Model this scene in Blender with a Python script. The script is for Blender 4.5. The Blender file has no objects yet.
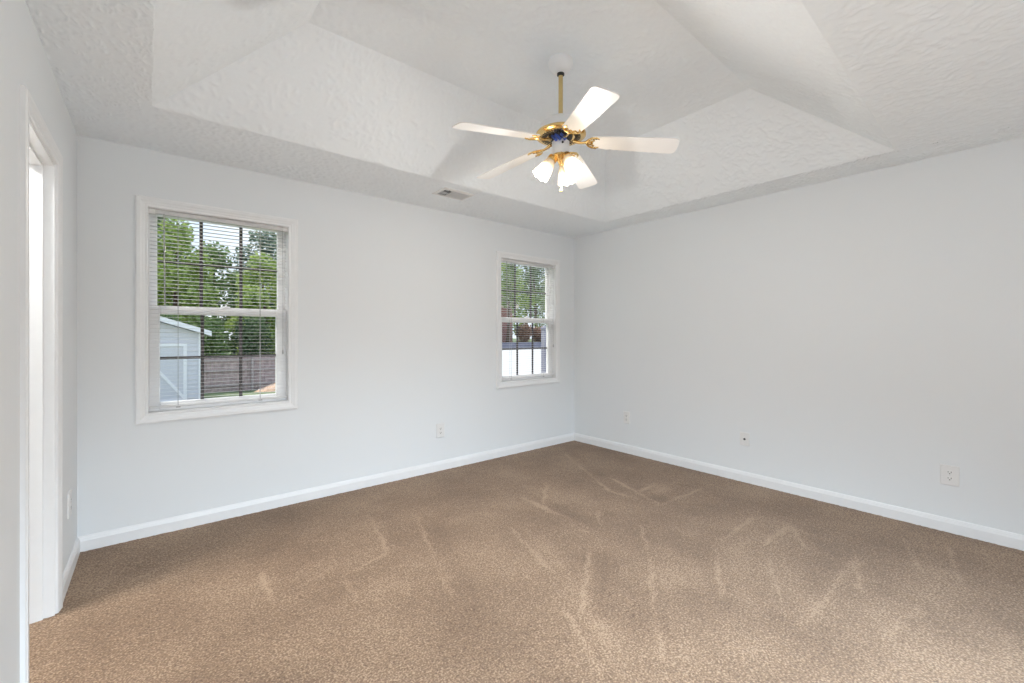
import bpy, bmesh, math, random
import numpy as np
from mathutils import Vector, Matrix, noise

random.seed(7)
C = bpy.context.scene.collection
SC = bpy.context.scene

# ------------------------------------------------------------------ camera
YAW, CAM_Z = math.radians(39.8), 1.27
cam_d = bpy.data.cameras.new('camera')
cam_d.sensor_width = 36.0
cam_d.lens = 36.0 * 440.0 / 1024.0
cam_d.shift_y = -6.5 / 1024.0
cam_d.clip_start = 0.02
cam_d.clip_end = 400
cam = bpy.data.objects.new('camera', cam_d)
cam.location = (0, 0, CAM_Z)
cam.rotation_euler = (math.radians(90), 0, -YAW)
C.objects.link(cam)
SC.camera = cam

# ------------------------------------------------------------------ colour management
SC.view_settings.view_transform = 'Standard'
SC.view_settings.look = 'None'
SC.view_settings.gamma = 1.0
SC.view_settings.use_curve_mapping = False
SC.view_settings.exposure = 0.44
SC.cycles.max_bounces = 14
SC.cycles.diffuse_bounces = 8
SC.cycles.glossy_bounces = 4
SC.cycles.transmission_bounces = 8
SC.cycles.transparent_max_bounces = 24
SC.cycles.use_denoising = True
SC.cycles.sample_clamp_indirect = 6.0
SC.cycles.caustics_reflective = False
SC.cycles.caustics_refractive = False

# ------------------------------------------------------------------ sky, sun, lights
SKY_STRENGTH, SUN_ENERGY = 1.05, 3.6
world = bpy.data.worlds.new('sky')
SC.world = world
world.use_nodes = True
wn, wl = world.node_tree.nodes, world.node_tree.links
wn.clear()
tc = wn.new('ShaderNodeTexCoord')
sp = wn.new('ShaderNodeSeparateXYZ')
rp = wn.new('ShaderNodeValToRGB')
rp.color_ramp.elements[0].position = 0.0
rp.color_ramp.elements[0].color = (0.78, 0.87, 0.97, 1)
rp.color_ramp.elements[1].position = 0.7
rp.color_ramp.elements[1].color = (0.34, 0.56, 0.88, 1)
cn = wn.new('ShaderNodeTexNoise')
cn.inputs['Scale'].default_value = 3.0
cn.inputs['Detail'].default_value = 6.0
cr = wn.new('ShaderNodeValToRGB')
cr.color_ramp.elements[0].position = 0.45
cr.color_ramp.elements[1].position = 0.65
mx = wn.new('ShaderNodeMixRGB')
mx.inputs[2].default_value = (0.95, 0.97, 1.0, 1)
bg = wn.new('ShaderNodeBackground')
bg.inputs[1].default_value = SKY_STRENGTH
wo = wn.new('ShaderNodeOutputWorld')
wl.new(tc.outputs['Generated'], sp.inputs[0])
wl.new(sp.outputs[2], rp.inputs[0])
wl.new(tc.outputs['Generated'], cn.inputs['Vector'])
wl.new(cn.outputs[0], cr.inputs[0])
wl.new(cr.outputs[0], mx.inputs[0])
wl.new(rp.outputs[0], mx.inputs[1])
wl.new(mx.outputs[0], bg.inputs[0])
wl.new(bg.outputs[0], wo.inputs[0])

sun_d = bpy.data.lights.new('sun', 'SUN')
sun_d.energy = SUN_ENERGY
sun_d.angle = math.radians(1.0)
sun_d.color = (1.0, 0.95, 0.86)
sun = bpy.data.objects.new('sun', sun_d)
sun.rotation_euler = Vector((0.34, -0.52, -0.78)).to_track_quat('-Z', 'Y').to_euler()
sun.location = (10, 0, 20)
C.objects.link(sun)


def area(name, loc, direction, sx, sy, watts, color=(1, 1, 1)):
    d = bpy.data.lights.new(name, 'AREA')
    d.shape = 'RECTANGLE'
    d.size, d.size_y = sx, sy
    d.energy = watts
    d.color = color
    o = bpy.data.objects.new(name, d)
    o.location = loc
    o.rotation_euler = Vector(direction).to_track_quat('-Z', 'Y').to_euler()
    C.objects.link(o)
    return o


# unseen fill light added behind the camera, and the lamp of the next room
fo_l = area('added_fill_front', (0.95, -1.52, 1.15), (0.15, 1, -1.4), 2.1, 1.3, 118, (0.75, 0.885, 1.0))
fo_l.data.spread = math.radians(112)
area('next_room_lamp', (-0.85, 2.74, 2.42), (0.5, 0.02, -1), 0.35, 0.35, 54, (1.0, 0.97, 0.92))
BULB_W = 15.0


# ------------------------------------------------------------------ materials
def mat(name, color, rough=0.5, metal=0.0, noise_amt=0.0, noise_scale=20.0, bump=0.0, bump_scale=80.0,
        emit=None, spec=0.5):
    m = bpy.data.materials.new(name)
    m.use_nodes = True
    n, l = m.node_tree.nodes, m.node_tree.links
    b = n['Principled BSDF']
    b.inputs['Roughness'].default_value = rough
    b.inputs['Metallic'].default_value = metal
    b.inputs['Specular IOR Level'].default_value = spec
    c = (*color, 1)
    b.inputs['Base Color'].default_value = c
    t = n.new('ShaderNodeTexCoord')
    if noise_amt > 0:
        q = n.new('ShaderNodeTexNoise')
        q.inputs['Scale'].default_value = noise_scale
        q.inputs['Detail'].default_value = 4
        r = n.new('ShaderNodeMapRange')
        r.inputs[1].default_value, r.inputs[2].default_value = 0.3, 0.7
        r.inputs[3].default_value, r.inputs[4].default_value = 1 - noise_amt, 1 + noise_amt
        v = n.new('ShaderNodeHueSaturation')
        v.inputs['Color'].default_value = c
        l.new(t.outputs['Object'], q.inputs['Vector'])
        l.new(q.outputs[0], r.inputs[0])
        l.new(r.outputs[0], v.inputs['Value'])
        l.new(v.outputs[0], b.inputs['Base Color'])
    if bump > 0:
        q = n.new('ShaderNodeTexNoise')
        q.inputs['Scale'].default_value = bump_scale
        q.inputs['Detail'].default_value = 3
        u = n.new('ShaderNodeBump')
        u.inputs['Strength'].default_value = bump
        u.inputs['Distance'].default_value = 0.004
        l.new(t.outputs['Object'], q.inputs['Vector'])
        l.new(q.outputs[0], u.inputs['Height'])
        l.new(u.outputs[0], b.inputs['Normal'])
    if emit:
        b.inputs['Emission Color'].default_value = (*emit[0], 1)
        b.inputs['Emission Strength'].default_value = emit[1]
    return m


def carpet_mat():
    m = bpy.data.materials.new('beige_cut_pile_carpet')
    m.use_nodes = True
    n, l = m.node_tree.nodes, m.node_tree.links
    b = n['Principled BSDF']
    b.inputs['Roughness'].default_value = 1.0
    b.inputs['Specular IOR Level'].default_value = 0.08
    b.inputs['Sheen Weight'].default_value = 0.15
    t = n.new('ShaderNodeTexCoord')
    g = n.new('ShaderNodeTexNoise'); g.inputs['Scale'].default_value = 130; g.inputs['Detail'].default_value = 3
    g2 = n.new('ShaderNodeTexNoise'); g2.inputs['Scale'].default_value = 2.2; g2.inputs['Detail'].default_value = 5
    r = n.new('ShaderNodeValToRGB')
    r.color_ramp.elements[0].position = 0.30; r.color_ramp.elements[0].color = (0.138, 0.087, 0.055, 1)
    r.color_ramp.elements[1].position = 0.70; r.color_ramp.elements[1].color = (0.42, 0.298, 0.200, 1)
    e = r.color_ramp.elements.new(0.5); e.color = (0.238, 0.155, 0.098, 1)
    at = n.new('ShaderNodeAttribute'); at.attribute_name = 'pile'
    s = n.new('ShaderNodeMath'); s.operation = 'MULTIPLY_ADD'
    s.inputs[1].default_value = 0.34; s.inputs[2].default_value = -0.17
    s2 = n.new('ShaderNodeMath'); s2.operation = 'ADD'
    s3 = n.new('ShaderNodeMath'); s3.operation = 'MULTIPLY_ADD'; s3.inputs[1].default_value = 0.30; s3.inputs[2].default_value = 0.0
    s4 = n.new('ShaderNodeMath'); s4.operation = 'ADD'
    l.new(t.outputs['Object'], g.inputs['Vector']); l.new(t.outputs['Object'], g2.inputs['Vector'])
    l.new(g2.outputs[0], s.inputs[0])
    l.new(g.outputs[0], s2.inputs[0]); l.new(s.outputs[0], s2.inputs[1])
    l.new(at.outputs['Fac'], s3.inputs[0])
    l.new(s2.outputs[0], s4.inputs[0]); l.new(s3.outputs[0], s4.inputs[1])
    l.new(s4.outputs[0], r.inputs[0])
    l.new(r.outputs[0], b.inputs['Base Color'])
    u = n.new('ShaderNodeBump'); u.inputs['Strength'].default_value = 0.6; u.inputs['Distance'].default_value = 0.008
    l.new(g.outputs[0], u.inputs['Height']); l.new(u.outputs[0], b.inputs['Normal'])
    return m


def glass_mat():
    m = bpy.data.materials.new('window_glass')
    m.use_nodes = True
    n, l = m.node_tree.nodes, m.node_tree.links
    n.clear()
    tr = n.new('ShaderNodeBsdfTransparent'); tr.inputs[0].default_value = (0.98, 0.98, 0.98, 1)
    gl = n.new('ShaderNodeBsdfGlossy'); gl.inputs['Roughness'].default_value = 0.15
    fr = n.new('ShaderNodeFresnel'); fr.inputs[0].default_value = 1.03
    ms = n.new('ShaderNodeMixShader')
    o = n.new('ShaderNodeOutputMaterial')
    l.new(fr.outputs[0], ms.inputs[0]); l.new(tr.outputs[0], ms.inputs[1]); l.new(gl.outputs[0], ms.inputs[2])
    l.new(ms.outputs[0], o.inputs[0])
    return m


def shade_mat():
    m = bpy.data.materials.new('frosted_lamp_glass')
    m.use_nodes = True
    n, l = m.node_tree.nodes, m.node_tree.links
    n.clear()
    tl = n.new('ShaderNodeBsdfTranslucent'); tl.inputs[0].default_value = (0.50, 0.44, 0.36, 1)
    df = n.new('ShaderNodeBsdfDiffuse'); df.inputs[0].default_value = (0.60, 0.55, 0.48, 1)
    tr = n.new('ShaderNodeBsdfTransparent'); tr.inputs[0].default_value = (1.0, 0.96, 0.9, 1)
    gl = n.new('ShaderNodeBsdfGlossy'); gl.inputs['Roughness'].default_value = 0.25
    a = n.new('ShaderNodeMixShader'); a.inputs[0].default_value = 0.4
    b = n.new('ShaderNodeMixShader'); b.inputs[0].default_value = 0.25
    c = n.new('ShaderNodeMixShader'); c.inputs[0].default_value = 0.05
    o = n.new('ShaderNodeOutputMaterial')
    l.new(tl.outputs[0], a.inputs[1]); l.new(df.outputs[0], a.inputs[2])
    l.new(a.outputs[0], b.inputs[1]); l.new(tr.outputs[0], b.inputs[2])
    l.new(b.outputs[0], c.inputs[1]); l.new(gl.outputs[0], c.inputs[2])
    l.new(c.outputs[0], o.inputs[0])
    return m


def leaf_mat(name, ca, cb):
    m = bpy.data.materials.new(name)
    m.use_nodes = True
    n, l = m.node_tree.nodes, m.node_tree.links
    b = n['Principled BSDF']
    b.inputs['Roughness'].default_value = 0.6
    g = n.new('ShaderNodeNewGeometry')
    r = n.new('ShaderNodeValToRGB')
    r.color_ramp.elements[0].color = (*ca, 1); r.color_ramp.elements[1].color = (*cb, 1)
    l.new(g.outputs['Random Per Island'], r.inputs[0])
    l.new(r.outputs[0], b.inputs['Base Color'])
    t = n.new('ShaderNodeBsdfTranslucent')
    l.new(r.outputs[0], t.inputs[0])
    ms = n.new('ShaderNodeMixShader'); ms.inputs[0].default_value = 0.35
    l.new(b.outputs[0], ms.inputs[1]); l.new(t.outputs[0], ms.inputs[2])
    l.new(ms.outputs[0], n['Material Output'].inputs[0])
    return m


def brick_mat():
    m = mat('red_brick', (0.3, 0.12, 0.09), 0.9)
    n, l = m.node_tree.nodes, m.node_tree.links
    t = n.new('ShaderNodeTexCoord')
    mp = n.new('ShaderNodeMapping'); mp.inputs['Rotation'].default_value = (math.radians(90), 0, 0)
    k = n.new('ShaderNodeTexBrick')
    k.inputs['Color1'].default_value = (0.26, 0.10, 0.085, 1); k.inputs['Color2'].default_value = (0.36, 0.17, 0.14, 1)
    k.inputs['Mortar'].default_value = (0.45, 0.40, 0.37, 1)
    k.inputs['Scale'].default_value = 2.2; k.inputs['Mortar Size'].default_value = 0.02
    l.new(t.outputs['Object'], mp.inputs[0]); l.new(mp.outputs[0], k.inputs[0])
    l.new(k.outputs[0], n['Principled BSDF'].inputs['Base Color'])
    return m


M = {
    'wall': mat('light_grey_wall_paint', (0.775, 0.80, 0.818), 0.75, bump=0.08, bump_scale=220, spec=0.3),
    'ceiling': mat('textured_ceiling_paint', (0.87, 0.915, 0.95), 0.9, noise_amt=0.01, noise_scale=60, spec=0.2),
    'trim': mat('white_semi_gloss_trim', (0.825, 0.835, 0.845), 0.32, noise_amt=0.01),
    'carpet': carpet_mat(),
    'vinyl': mat('white_window_vinyl', (0.86, 0.86, 0.86), 0.4, noise_amt=0.01),
    'muntin': mat('dark_bronze_grid', (0.060, 0.050, 0.048), 0.5, noise_amt=0.1),
    'glass': glass_mat(),
    'slat': mat('white_blind_enamel', (0.74, 0.74, 0.745), 0.45, noise_amt=0.01),
    'rail': mat('pale_grey_blind_rail', (0.62, 0.62, 0.62), 0.4, noise_amt=0.01),
    'cord': mat('grey_blind_cord', (0.45, 0.45, 0.45), 0.8, noise_amt=0.05),
    'wand': mat('clear_grey_plastic', (0.42, 0.43, 0.42), 0.2, noise_amt=0.03),
    'dark': mat('dark_slot', (0.03, 0.03, 0.03), 0.6, noise_amt=0.05),
    'plate': mat('white_plastic_plate', (0.79, 0.79, 0.785), 0.35, noise_amt=0.01),
    'brass': mat('polished_brass', (0.83, 0.58, 0.24), 0.22, 1.0, noise_amt=0.05),
    'satin_brass': mat('satin_brass', (0.70, 0.54, 0.26), 0.42, 0.85, noise_amt=0.04),
    'fan_white': mat('white_fan_enamel', (0.84, 0.84, 0.84), 0.35, noise_amt=0.01),
    'blade': mat('white_blade_laminate', (0.86, 0.855, 0.845), 0.4, noise_amt=0.015, noise_scale=8),
    'blue': mat('blue_wire_jacket', (0.05, 0.10, 0.42), 0.4, noise_amt=0.1),
    'shade': shade_mat(),
    'bulb': mat('lit_bulb', (1, 0.95, 0.85), 0.4, emit=((1.0, 0.92, 0.80), 2.5)),
    'vent': mat('white_register_enamel', (0.74, 0.74, 0.735), 0.4, noise_amt=0.02),
    'duct': mat('dark_duct', (0.10, 0.10, 0.10), 0.8, noise_amt=0.1),
    'lawn': mat('lawn_grass', (0.17, 0.21, 0.10), 0.95, noise_amt=0.45, noise_scale=1.3, bump=0.6, bump_scale=30),
    'concrete': mat('pale_concrete', (0.56, 0.55, 0.53), 0.9, noise_amt=0.08, noise_scale=2),
    'shed': mat('white_lap_siding', (0.70, 0.70, 0.75), 0.6, noise_amt=0.03),
    'shed_trim': mat('bright_white_trim_board', (0.92, 0.92, 0.95), 0.5, noise_amt=0.02),
    'shingle': mat('grey_shingles', (0.62, 0.63, 0.64), 0.8, noise_amt=0.15),
    'fence': mat('weathered_fence_boards', (0.44, 0.345, 0.335), 0.9, noise_amt=0.3, noise_scale=5),
    'fence_dark': mat('grey_fence_rail', (0.42, 0.36, 0.35), 0.9, noise_amt=0.2),
    'bark': mat('tree_bark', (0.12, 0.085, 0.06), 0.95, noise_amt=0.3, bump=0.8, bump_scale=12),
    'mulch': mat('tan_wood_chips', (0.62, 0.42, 0.30), 0.95, noise_amt=0.3, noise_scale=10, bump=0.8, bump_scale=15),
    'leaf_bright': leaf_mat('bright_green_leaves', (0.17, 0.28, 0.05), (0.52, 0.62, 0.20)),
    'leaf_mid': leaf_mat('mid_green_leaves', (0.09, 0.17, 0.05), (0.34, 0.45, 0.17)),
    'leaf_dark': leaf_mat('deep_green_leaves', (0.06, 0.11, 0.05), (0.22, 0.31, 0.15)),
    'leaf_grey': leaf_mat('grey_green_leaves', (0.10, 0.15, 0.12), (0.36, 0.45, 0.33)),
    'leaf_red': leaf_mat('reddish_shrub_leaves', (0.10, 0.05, 0.03), (0.55, 0.33, 0.22)),
    'brick': brick_mat(),
    'stone': mat('blue_grey_block', (0.24, 0.24, 0.30), 0.9, noise_amt=0.15, noise_scale=4),
    'house_trim': mat('cream_trim', (0.66, 0.60, 0.46), 0.6, noise_amt=0.03),
    'roof': mat('brown_roof_shingle', (0.16, 0.13, 0.12), 0.9, noise_amt=0.2),
    'pane_dark': mat('dark_house_pane', (0.05, 0.06, 0.08), 0.1, noise_amt=0.1),
}


# ------------------------------------------------------------------ mesh helpers
def link(o, parent=None):
    C.objects.link(o)
    if parent is not None:
        o.parent = parent
    return o


def empty(name, loc, label=None, cat=None, group=None, kind=None):
    o = bpy.data.objects.new(name, None)
    o.empty_display_size = 0.1
    o.location = loc
    tag(o, label, cat, group, kind)
    return link(o)


def tag(o, label=None, cat=None, group=None, kind=None):
    if label: o['label'] = label
    if cat: o['category'] = cat
    if group: o['group'] = group
    if kind: o['kind'] = kind
    return o


class MB:
    """collects shapes in world coordinates and links them as one mesh"""

    def __init__(s, P=None):
        s.bm = bmesh.new()
        s.P = P or (lambda a, b, n: Vector((a, b, n)))

    def v(s, a, b, n=0.0):
        return s.bm.verts.new(s.P(a, b, n))

    def face(s, vs):
        try:
            return s.bm.faces.new(vs)
        except ValueError:
            return None

    def quad(s, *pts):
        return s.face([s.v(*p) for p in pts])

    def box(s, a0, a1, b0, b1, n0, n1):
        k = [s.v(a, b, n) for n in (n0, n1) for b in (b0, b1) for a in (a0, a1)]
        for f in ((0, 2, 3, 1), (4, 5, 7, 6), (0, 1, 5, 4), (2, 6, 7, 3), (0, 4, 6, 2), (1, 3, 7, 5)):
            s.face([k[i] for i in f])

    def bbox(s, a0, a1, b0, b1, n0, n1, r):
        """box with a chamfered front (n1) edge"""
        r0 = [s.v(a, b, n0) for a, b in ((a0, b0), (a1, b0), (a1, b1), (a0, b1))]
        r1 = [s.v(a, b, n1 - r) for a, b in ((a0, b0), (a1, b0), (a1, b1), (a0, b1))]
        r2 = [s.v(a, b, n1) for a, b in ((a0 + r, b0 + r), (a1 - r, b0 + r), (a1 - r, b1 - r), (a0 + r, b1 - r))]
        for p, q in ((r0, r1), (r1, r2)):
            for i in range(4):
                s.face([p[i], p[(i + 1) % 4], q[(i + 1) % 4], q[i]])
        s.face(r2); s.face(r0[::-1])

    def loft(s, rings, closed_ring=True, closed_path=False, cap=False):
        vs = [[s.v(*p) for p in r] for r in rings]
        n = len(vs)
        for i in range(n if closed_path else n - 1):
            A, B = vs[i], vs[(i + 1) % n]
            m = len(A)
            for j in range(m if closed_ring else m - 1):
                s.face([A[j], A[(j + 1) % m], B[(j + 1) % m], B[j]])
        if cap and not closed_path:
            s.face(vs[0][::-1]); s.face(vs[-1])

    def tube(s, pts, rad, seg=10, cap=True):
        pts = [Vector(p) for p in pts]
        rads = rad if isinstance(rad, (list, tuple)) else [rad] * len(pts)
        rings = []
        up = Vector((0, 0, 1))
        prev = None
        for i, p in enumerate(pts):
            d = (pts[min(i + 1, len(pts) - 1)] - pts[max(i - 1, 0)]).normalized()
            if prev is None:
                x = d.orthogonal().normalized()
            else:
                x = (prev - d * prev.dot(d)).normalized()
            prev = x
            y = d.cross(x)
            rings.append([tuple(p + (x * math.cos(2 * math.pi * k / seg) + y * math.sin(2 * math.pi * k / seg)) * rads[i])
                          for k in range(seg)])
        s.loft(rings, cap=cap)

    def lathe(s, prof, center, axis=(0, 0, 1), seg=32, wob=None):
        """prof: list of (radius, height) along the axis"""
        c = Vector(center)
        ax = Vector(axis).normalized()
        x = ax.orthogonal().normalized()
        y = ax.cross(x)
        rings = []
        for r, h in prof:
            ring = []
            for k in range(seg):
                t = 2 * math.pi * k / seg
                rr = r * (1 + (wob(t, h) if wob else 0))
                ring.append(tuple(c + ax * h + (x * math.cos(t) + y * math.sin(t)) * rr))
            rings.append(ring)
        vs = [[s.v(*p) for p in r] for r in rings]
        for i in range(len(vs) - 1):
            for j in range(seg):
                s.face([vs[i][j], vs[i][(j + 1) % seg], vs[i + 1][(j + 1) % seg], vs[i + 1][j]])
        if prof[0][0] > 1e-5: s.face(vs[0][::-1])
        if prof[-1][0] > 1e-5: s.face(vs[-1])

    def frame(s, a0, a1, b0, b1, prof, open_bottom=False, b_floor=0.0):
        """mitred casing: prof = [(offset outwards, projection)]"""
        rings = []
        if open_bottom:
            corners = lambda u: [(a0 - u, b_floor), (a0 - u, b1 + u), (a1 + u, b1 + u), (a1 + u, b_floor)]
        else:
            corners = lambda u: [(a0 - u, b0 - u), (a0 - u, b1 + u), (a1 + u, b1 + u), (a1 + u, b0 - u)]
        per = [[(c[0], c[1], h) for c in corners(u)] for u, h in prof]
        rings = [[per[k][i] for k in range(len(prof))] for i in range(4)]
        s.loft(rings, closed_ring=True, closed_path=not open_bottom, cap=open_bottom)

    def build(s, name, material, parent=None, smooth=False, origin=None, recalc=True):
        bm = s.bm
        bmesh.ops.remove_doubles(bm, verts=bm.verts, dist=1e-5)
        if recalc:
            bmesh.ops.recalc_face_normals(bm, faces=bm.faces)
        if origin is None:
            origin = Vector((0, 0, 0))
            p = parent
            while p is not None:
                origin = origin + p.location
                p = p.parent
        else:
            origin = Vector(origin)
        bmesh.ops.translate(bm, verts=bm.verts, vec=-origin)
        me = bpy.data.meshes.new(name)
        bm.to_mesh(me); bm.free()
        me.materials.append(material)
        if smooth:
            for p in me.polygons: p.use_smooth = True
            try:
                me.set_sharp_from_angle(angle=math.radians(35))
            except Exception:
                pass
        o = bpy.data.objects.new(name, me)
        if parent is None:
            o.location = origin
        return link(o, parent)


def kids(o):
    return [c for c in bpy.data.objects if c.parent == o]


def copy_tree(o, parent=None):
    c = o.copy()
    C.objects.link(c)
    c.parent = parent
    for ch in kids(o):
        copy_tree(ch, c)
    return c


# ------------------------------------------------------------------ the room
XL, XR, YB, YF, H, HT = -0.306, 3.978, 3.602, -1.50, 2.44, 2.84
XLF = XL - 0.05
P_BACK = lambda a, b, n: Vector((a, YB - n, b))     # a = x, b = z, n = into the room
P_RIGHT = lambda a, b, n: Vector((XR - n, a, b))    # a = y
P_LEFT = lambda a, b, n: Vector((XL + n - 0.012 * (YB - a), a, b))   # this wall is a hair out of square
P_FRONT = lambda a, b, n: Vector((a, YF + n, b))


def wall(name, P, a0, a1, b0, b1, holes, thick, material):
    m = MB(P)
    ca = sorted({a0, a1, *[h[0] for h in holes], *[h[1] for h in holes]})
    cb = sorted({b0, b1, *[h[2] for h in holes], *[h[3] for h in holes]})
    solid = {}
    for i in range(len(ca) - 1):
        for j in range(len(cb) - 1):
            x, z = (ca[i] + ca[i + 1]) / 2, (cb[j] + cb[j + 1]) / 2
            solid[i, j] = not any(h[0] < x < h[1] and h[2] < z < h[3] for h in holes)
    for (i, j), ok in solid.items():
        if not ok: continue
        A0, A1, B0, B1 = ca[i], ca[i + 1], cb[j], cb[j + 1]
        m.quad((A0, B0, 0), (A1, B0, 0), (A1, B1, 0), (A0, B1, 0))
        m.quad((A0, B0, -thick), (A1, B0, -thick), (A1, B1, -thick), (A0, B1, -thick))
        for di, dj, e in ((-1, 0, ((A0, B0), (A0, B1))), (1, 0, ((A1, B0), (A1, B1))),
                          (0, -1, ((A0, B0), (A1, B0))), (0, 1, ((A0, B1), (A1, B1)))):
            if not solid.get((i + di, j + dj), False):
                (p, q), (r, t) = e
                m.quad((p, q, 0), (r, t, 0), (r, t, -thick), (p, q, -thick))
    return tag(m.build(name, material), kind='structure')


W1 = (0.0, 0.835, 0.763, 2.09)           # rough opening of window_1
W_SHIFT = 2.835
W2 = (W1[0] + W_SHIFT, W1[1] + W_SHIFT, W1[2], W1[3])
wall('wall_back', P_BACK, XL - 0.115, XR + 0.12, -0.03, HT + 0.1, [W1, W2], 0.14, M['wall'])
wall('wall_right', P_RIGHT, YF, YB, -0.03, HT + 0.1, [], 0.12, M['wall'])
DOOR = (2.245, 2.87, -0.03, 2.05)
wall('wall_left', P_LEFT, YF, YB, -0.03, HT + 0.1, [DOOR], 0.115, M['wall'])
wall('wall_front', P_FRONT, XL - 0.115, XR + 0.12, -0.03, HT + 0.1, [(-0.2, 2.1, 0.12, 2.2)], 0.12, M['wall'])  # hole is an addition, cut to let the fill light in

# next room beyond the doorway
wall('wall_next_room', lambda a, b, n: Vector((-1.9 + n, a, b)), 0.9, YB, -0.03, 2.56, [], 0.1, M['wall'])
wall('wall_next_room_side', lambda a, b, n: Vector((a, 1.0 + n, b)), -1.9, XL - 0.115, -0.03, 2.56, [], 0.1, M['wall'])
wall('wall_next_room_end', lambda a, b, n: Vector((a, YB - n, b)), -1.9, XL - 0.115, -0.03, 2.56, [], 0.14, M['wall'])
m = MB(); m.box(-1.9, XL - 0.115, 1.0, YB, 2.44, 2.56)
tag(m.build('ceiling_next_room', M['ceiling']), kind='structure')

# tray ceiling: flat border, four slopes, raised flat
lo = [(0.026, 0.489), (3.642, 0.587), (3.648, 2.895), (0.026, 2.904)]
hi = [(0.631, 1.13), (2.958, 1.183), (3.01, 2.362), (0.628, 2.352)]
ou = [(XL - 0.1, YF), (XR, YF), (XR, YB), (XL - 0.1, YB)]


def stomp_texture(x0, x1, y0, y1, st, seed):
    """height map of a stomp-brushed ceiling: overlapping bursts of short ridges"""
    rng = np.random.default_rng(seed)
    nx, ny = int((x1 - x0) / st) + 2, int((y1 - y0) / st) + 2
    hm = np.zeros((ny, nx), dtype=np.float32)
    n_st = int((x1 - x0) * (y1 - y0) / 0.0065)
    R_ = int(0.045 / st)
    gy, gx = np.mgrid[-R_:R_ + 1, -R_:R_ + 1] * st
    for _ in range(n_st):
        cx, cy = rng.uniform(x0, x1), rng.uniform(y0, y1)
        main = rng.uniform(0, math.pi)
        for k in range(9):
            th = main + rng.normal(0, 0.55)
            d = rng.uniform(-0.06, 0.06); e = rng.uniform(-0.06, 0.06)
            px, py = cx + d, cy + e
            ix, iy = int((px - x0) / st), int((py - y0) / st)
            if ix < R_ or iy < R_ or ix >= nx - R_ or iy >= ny - R_: continue
            Lh = rng.uniform(0.010, 0.024); w = rng.uniform(0.0045, 0.0075)
            u = gx * math.cos(th) + gy * math.sin(th); v = -gx * math.sin(th) + gy * math.cos(th) + u * u * rng.uniform(-8, 8)
            g = np.exp(-(v / w) ** 2 - (u / Lh) ** 4) * rng.uniform(0.5, 1.0)
            sl = hm[iy - R_:iy + R_ + 1, ix - R_:ix + R_ + 1]
            np.maximum(sl, g, out=sl)
    return hm


def make_ceiling():
    st = 0.004
    x0, x1, y0, y1 = XL - 0.2, XR + 0.1, YF - 0.1, YB + 0.1
    hm = stomp_texture(x0, x1, y0, y1, st, 5)
    AMP, CELL = CEIL_AMP, 0.009
    co_all, q_all, base = [], [], 0
    P3 = lambda p, z: np.array([p[0], p[1], z])
    quads = []
    for i in range(4):
        j = (i + 1) % 4
        quads.append((P3(ou[i], H), P3(ou[j], H), P3(lo[j], H), P3(lo[i], H)))
        quads.append((P3(lo[i], H), P3(lo[j], H), P3(hi[j], HT), P3(hi[i], HT)))
    quads.append(tuple(P3(p, HT) for p in hi))
    for A, B, D, E in quads:
        nu = max(2, int(max(np.linalg.norm(B - A), np.linalg.norm(D - E)) / CELL))
        nv = max(2, int(max(np.linalg.norm(E - A), np.linalg.norm(D - B)) / CELL))
        U, V = np.meshgrid(np.linspace(0, 1, nu + 1), np.linspace(0, 1, nv + 1))
        U, V = U[..., None], V[..., None]
        co = A * (1 - U) * (1 - V) + B * U * (1 - V) + D * U * V + E * (1 - U) * V
        n = np.cross(B - A, E - A); n = n / np.linalg.norm(n)
        if n[2] > 0: n = -n
        fx, fy = (co[..., 0] - x0) / st, (co[..., 1] - y0) / st
        ix, iy = fx.astype(int), fy.astype(int); tx, ty = fx - ix, fy - iy
        h = (hm[iy, ix] * (1 - tx) + hm[iy, ix + 1] * tx) * (1 - ty) + (hm[iy + 1, ix] * (1 - tx) + hm[iy + 1, ix + 1] * tx) * ty
        edge = np.minimum.reduce([U[..., 0] * nu, (1 - U[..., 0]) * nu, V[..., 0] * nv, (1 - V[..., 0]) * nv])
        co = co + n * (h * AMP * np.clip(edge / 2, 0, 1))[..., None]
        idx = np.arange((nu + 1) * (nv + 1)).reshape(nv + 1, nu + 1) + base
        q_all.append(np.stack([idx[:-1, :-1], idx[1:, :-1], idx[1:, 1:], idx[:-1, 1:]], -1).reshape(-1, 4))
        co_all.append(co.reshape(-1, 3)); base += idx.size
    nf = sum(len(q) for q in q_all)
    # upper side of the ceiling, closing the slab
    top = np.array([[x, y, HT + 0.1] for x, y in ou] + [[x, y, H] for x, y in ou])
    co_all.append(top)
    q_all.append(np.array([[0, 1, 2, 3], [0, 4, 5, 1], [1, 5, 6, 2], [2, 6, 7, 3], [3, 7, 4, 0]]) + base)
    co = np.concatenate(co_all); q = np.concatenate(q_all)
    me = bpy.data.meshes.new('ceiling')
    me.vertices.add(len(co)); me.vertices.foreach_set('co', co.ravel().astype(np.float32))
    me.loops.add(q.size); me.loops.foreach_set('vertex_index', q.ravel().astype(np.int32))
    me.polygons.add(len(q)); me.polygons.foreach_set('loop_start', np.arange(0, q.size, 4, dtype=np.int32))
    me.update(calc_edges=True)
    sm = np.zeros(len(q), dtype=bool); sm[:nf] = True
    me.polygons.foreach_set('use_smooth', sm)
    me.materials.append(M['ceiling'])
    return tag(link(bpy.data.objects.new('ceiling', me)), kind='structure')


CEIL_AMP = 0.0055
make_ceiling()

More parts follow.
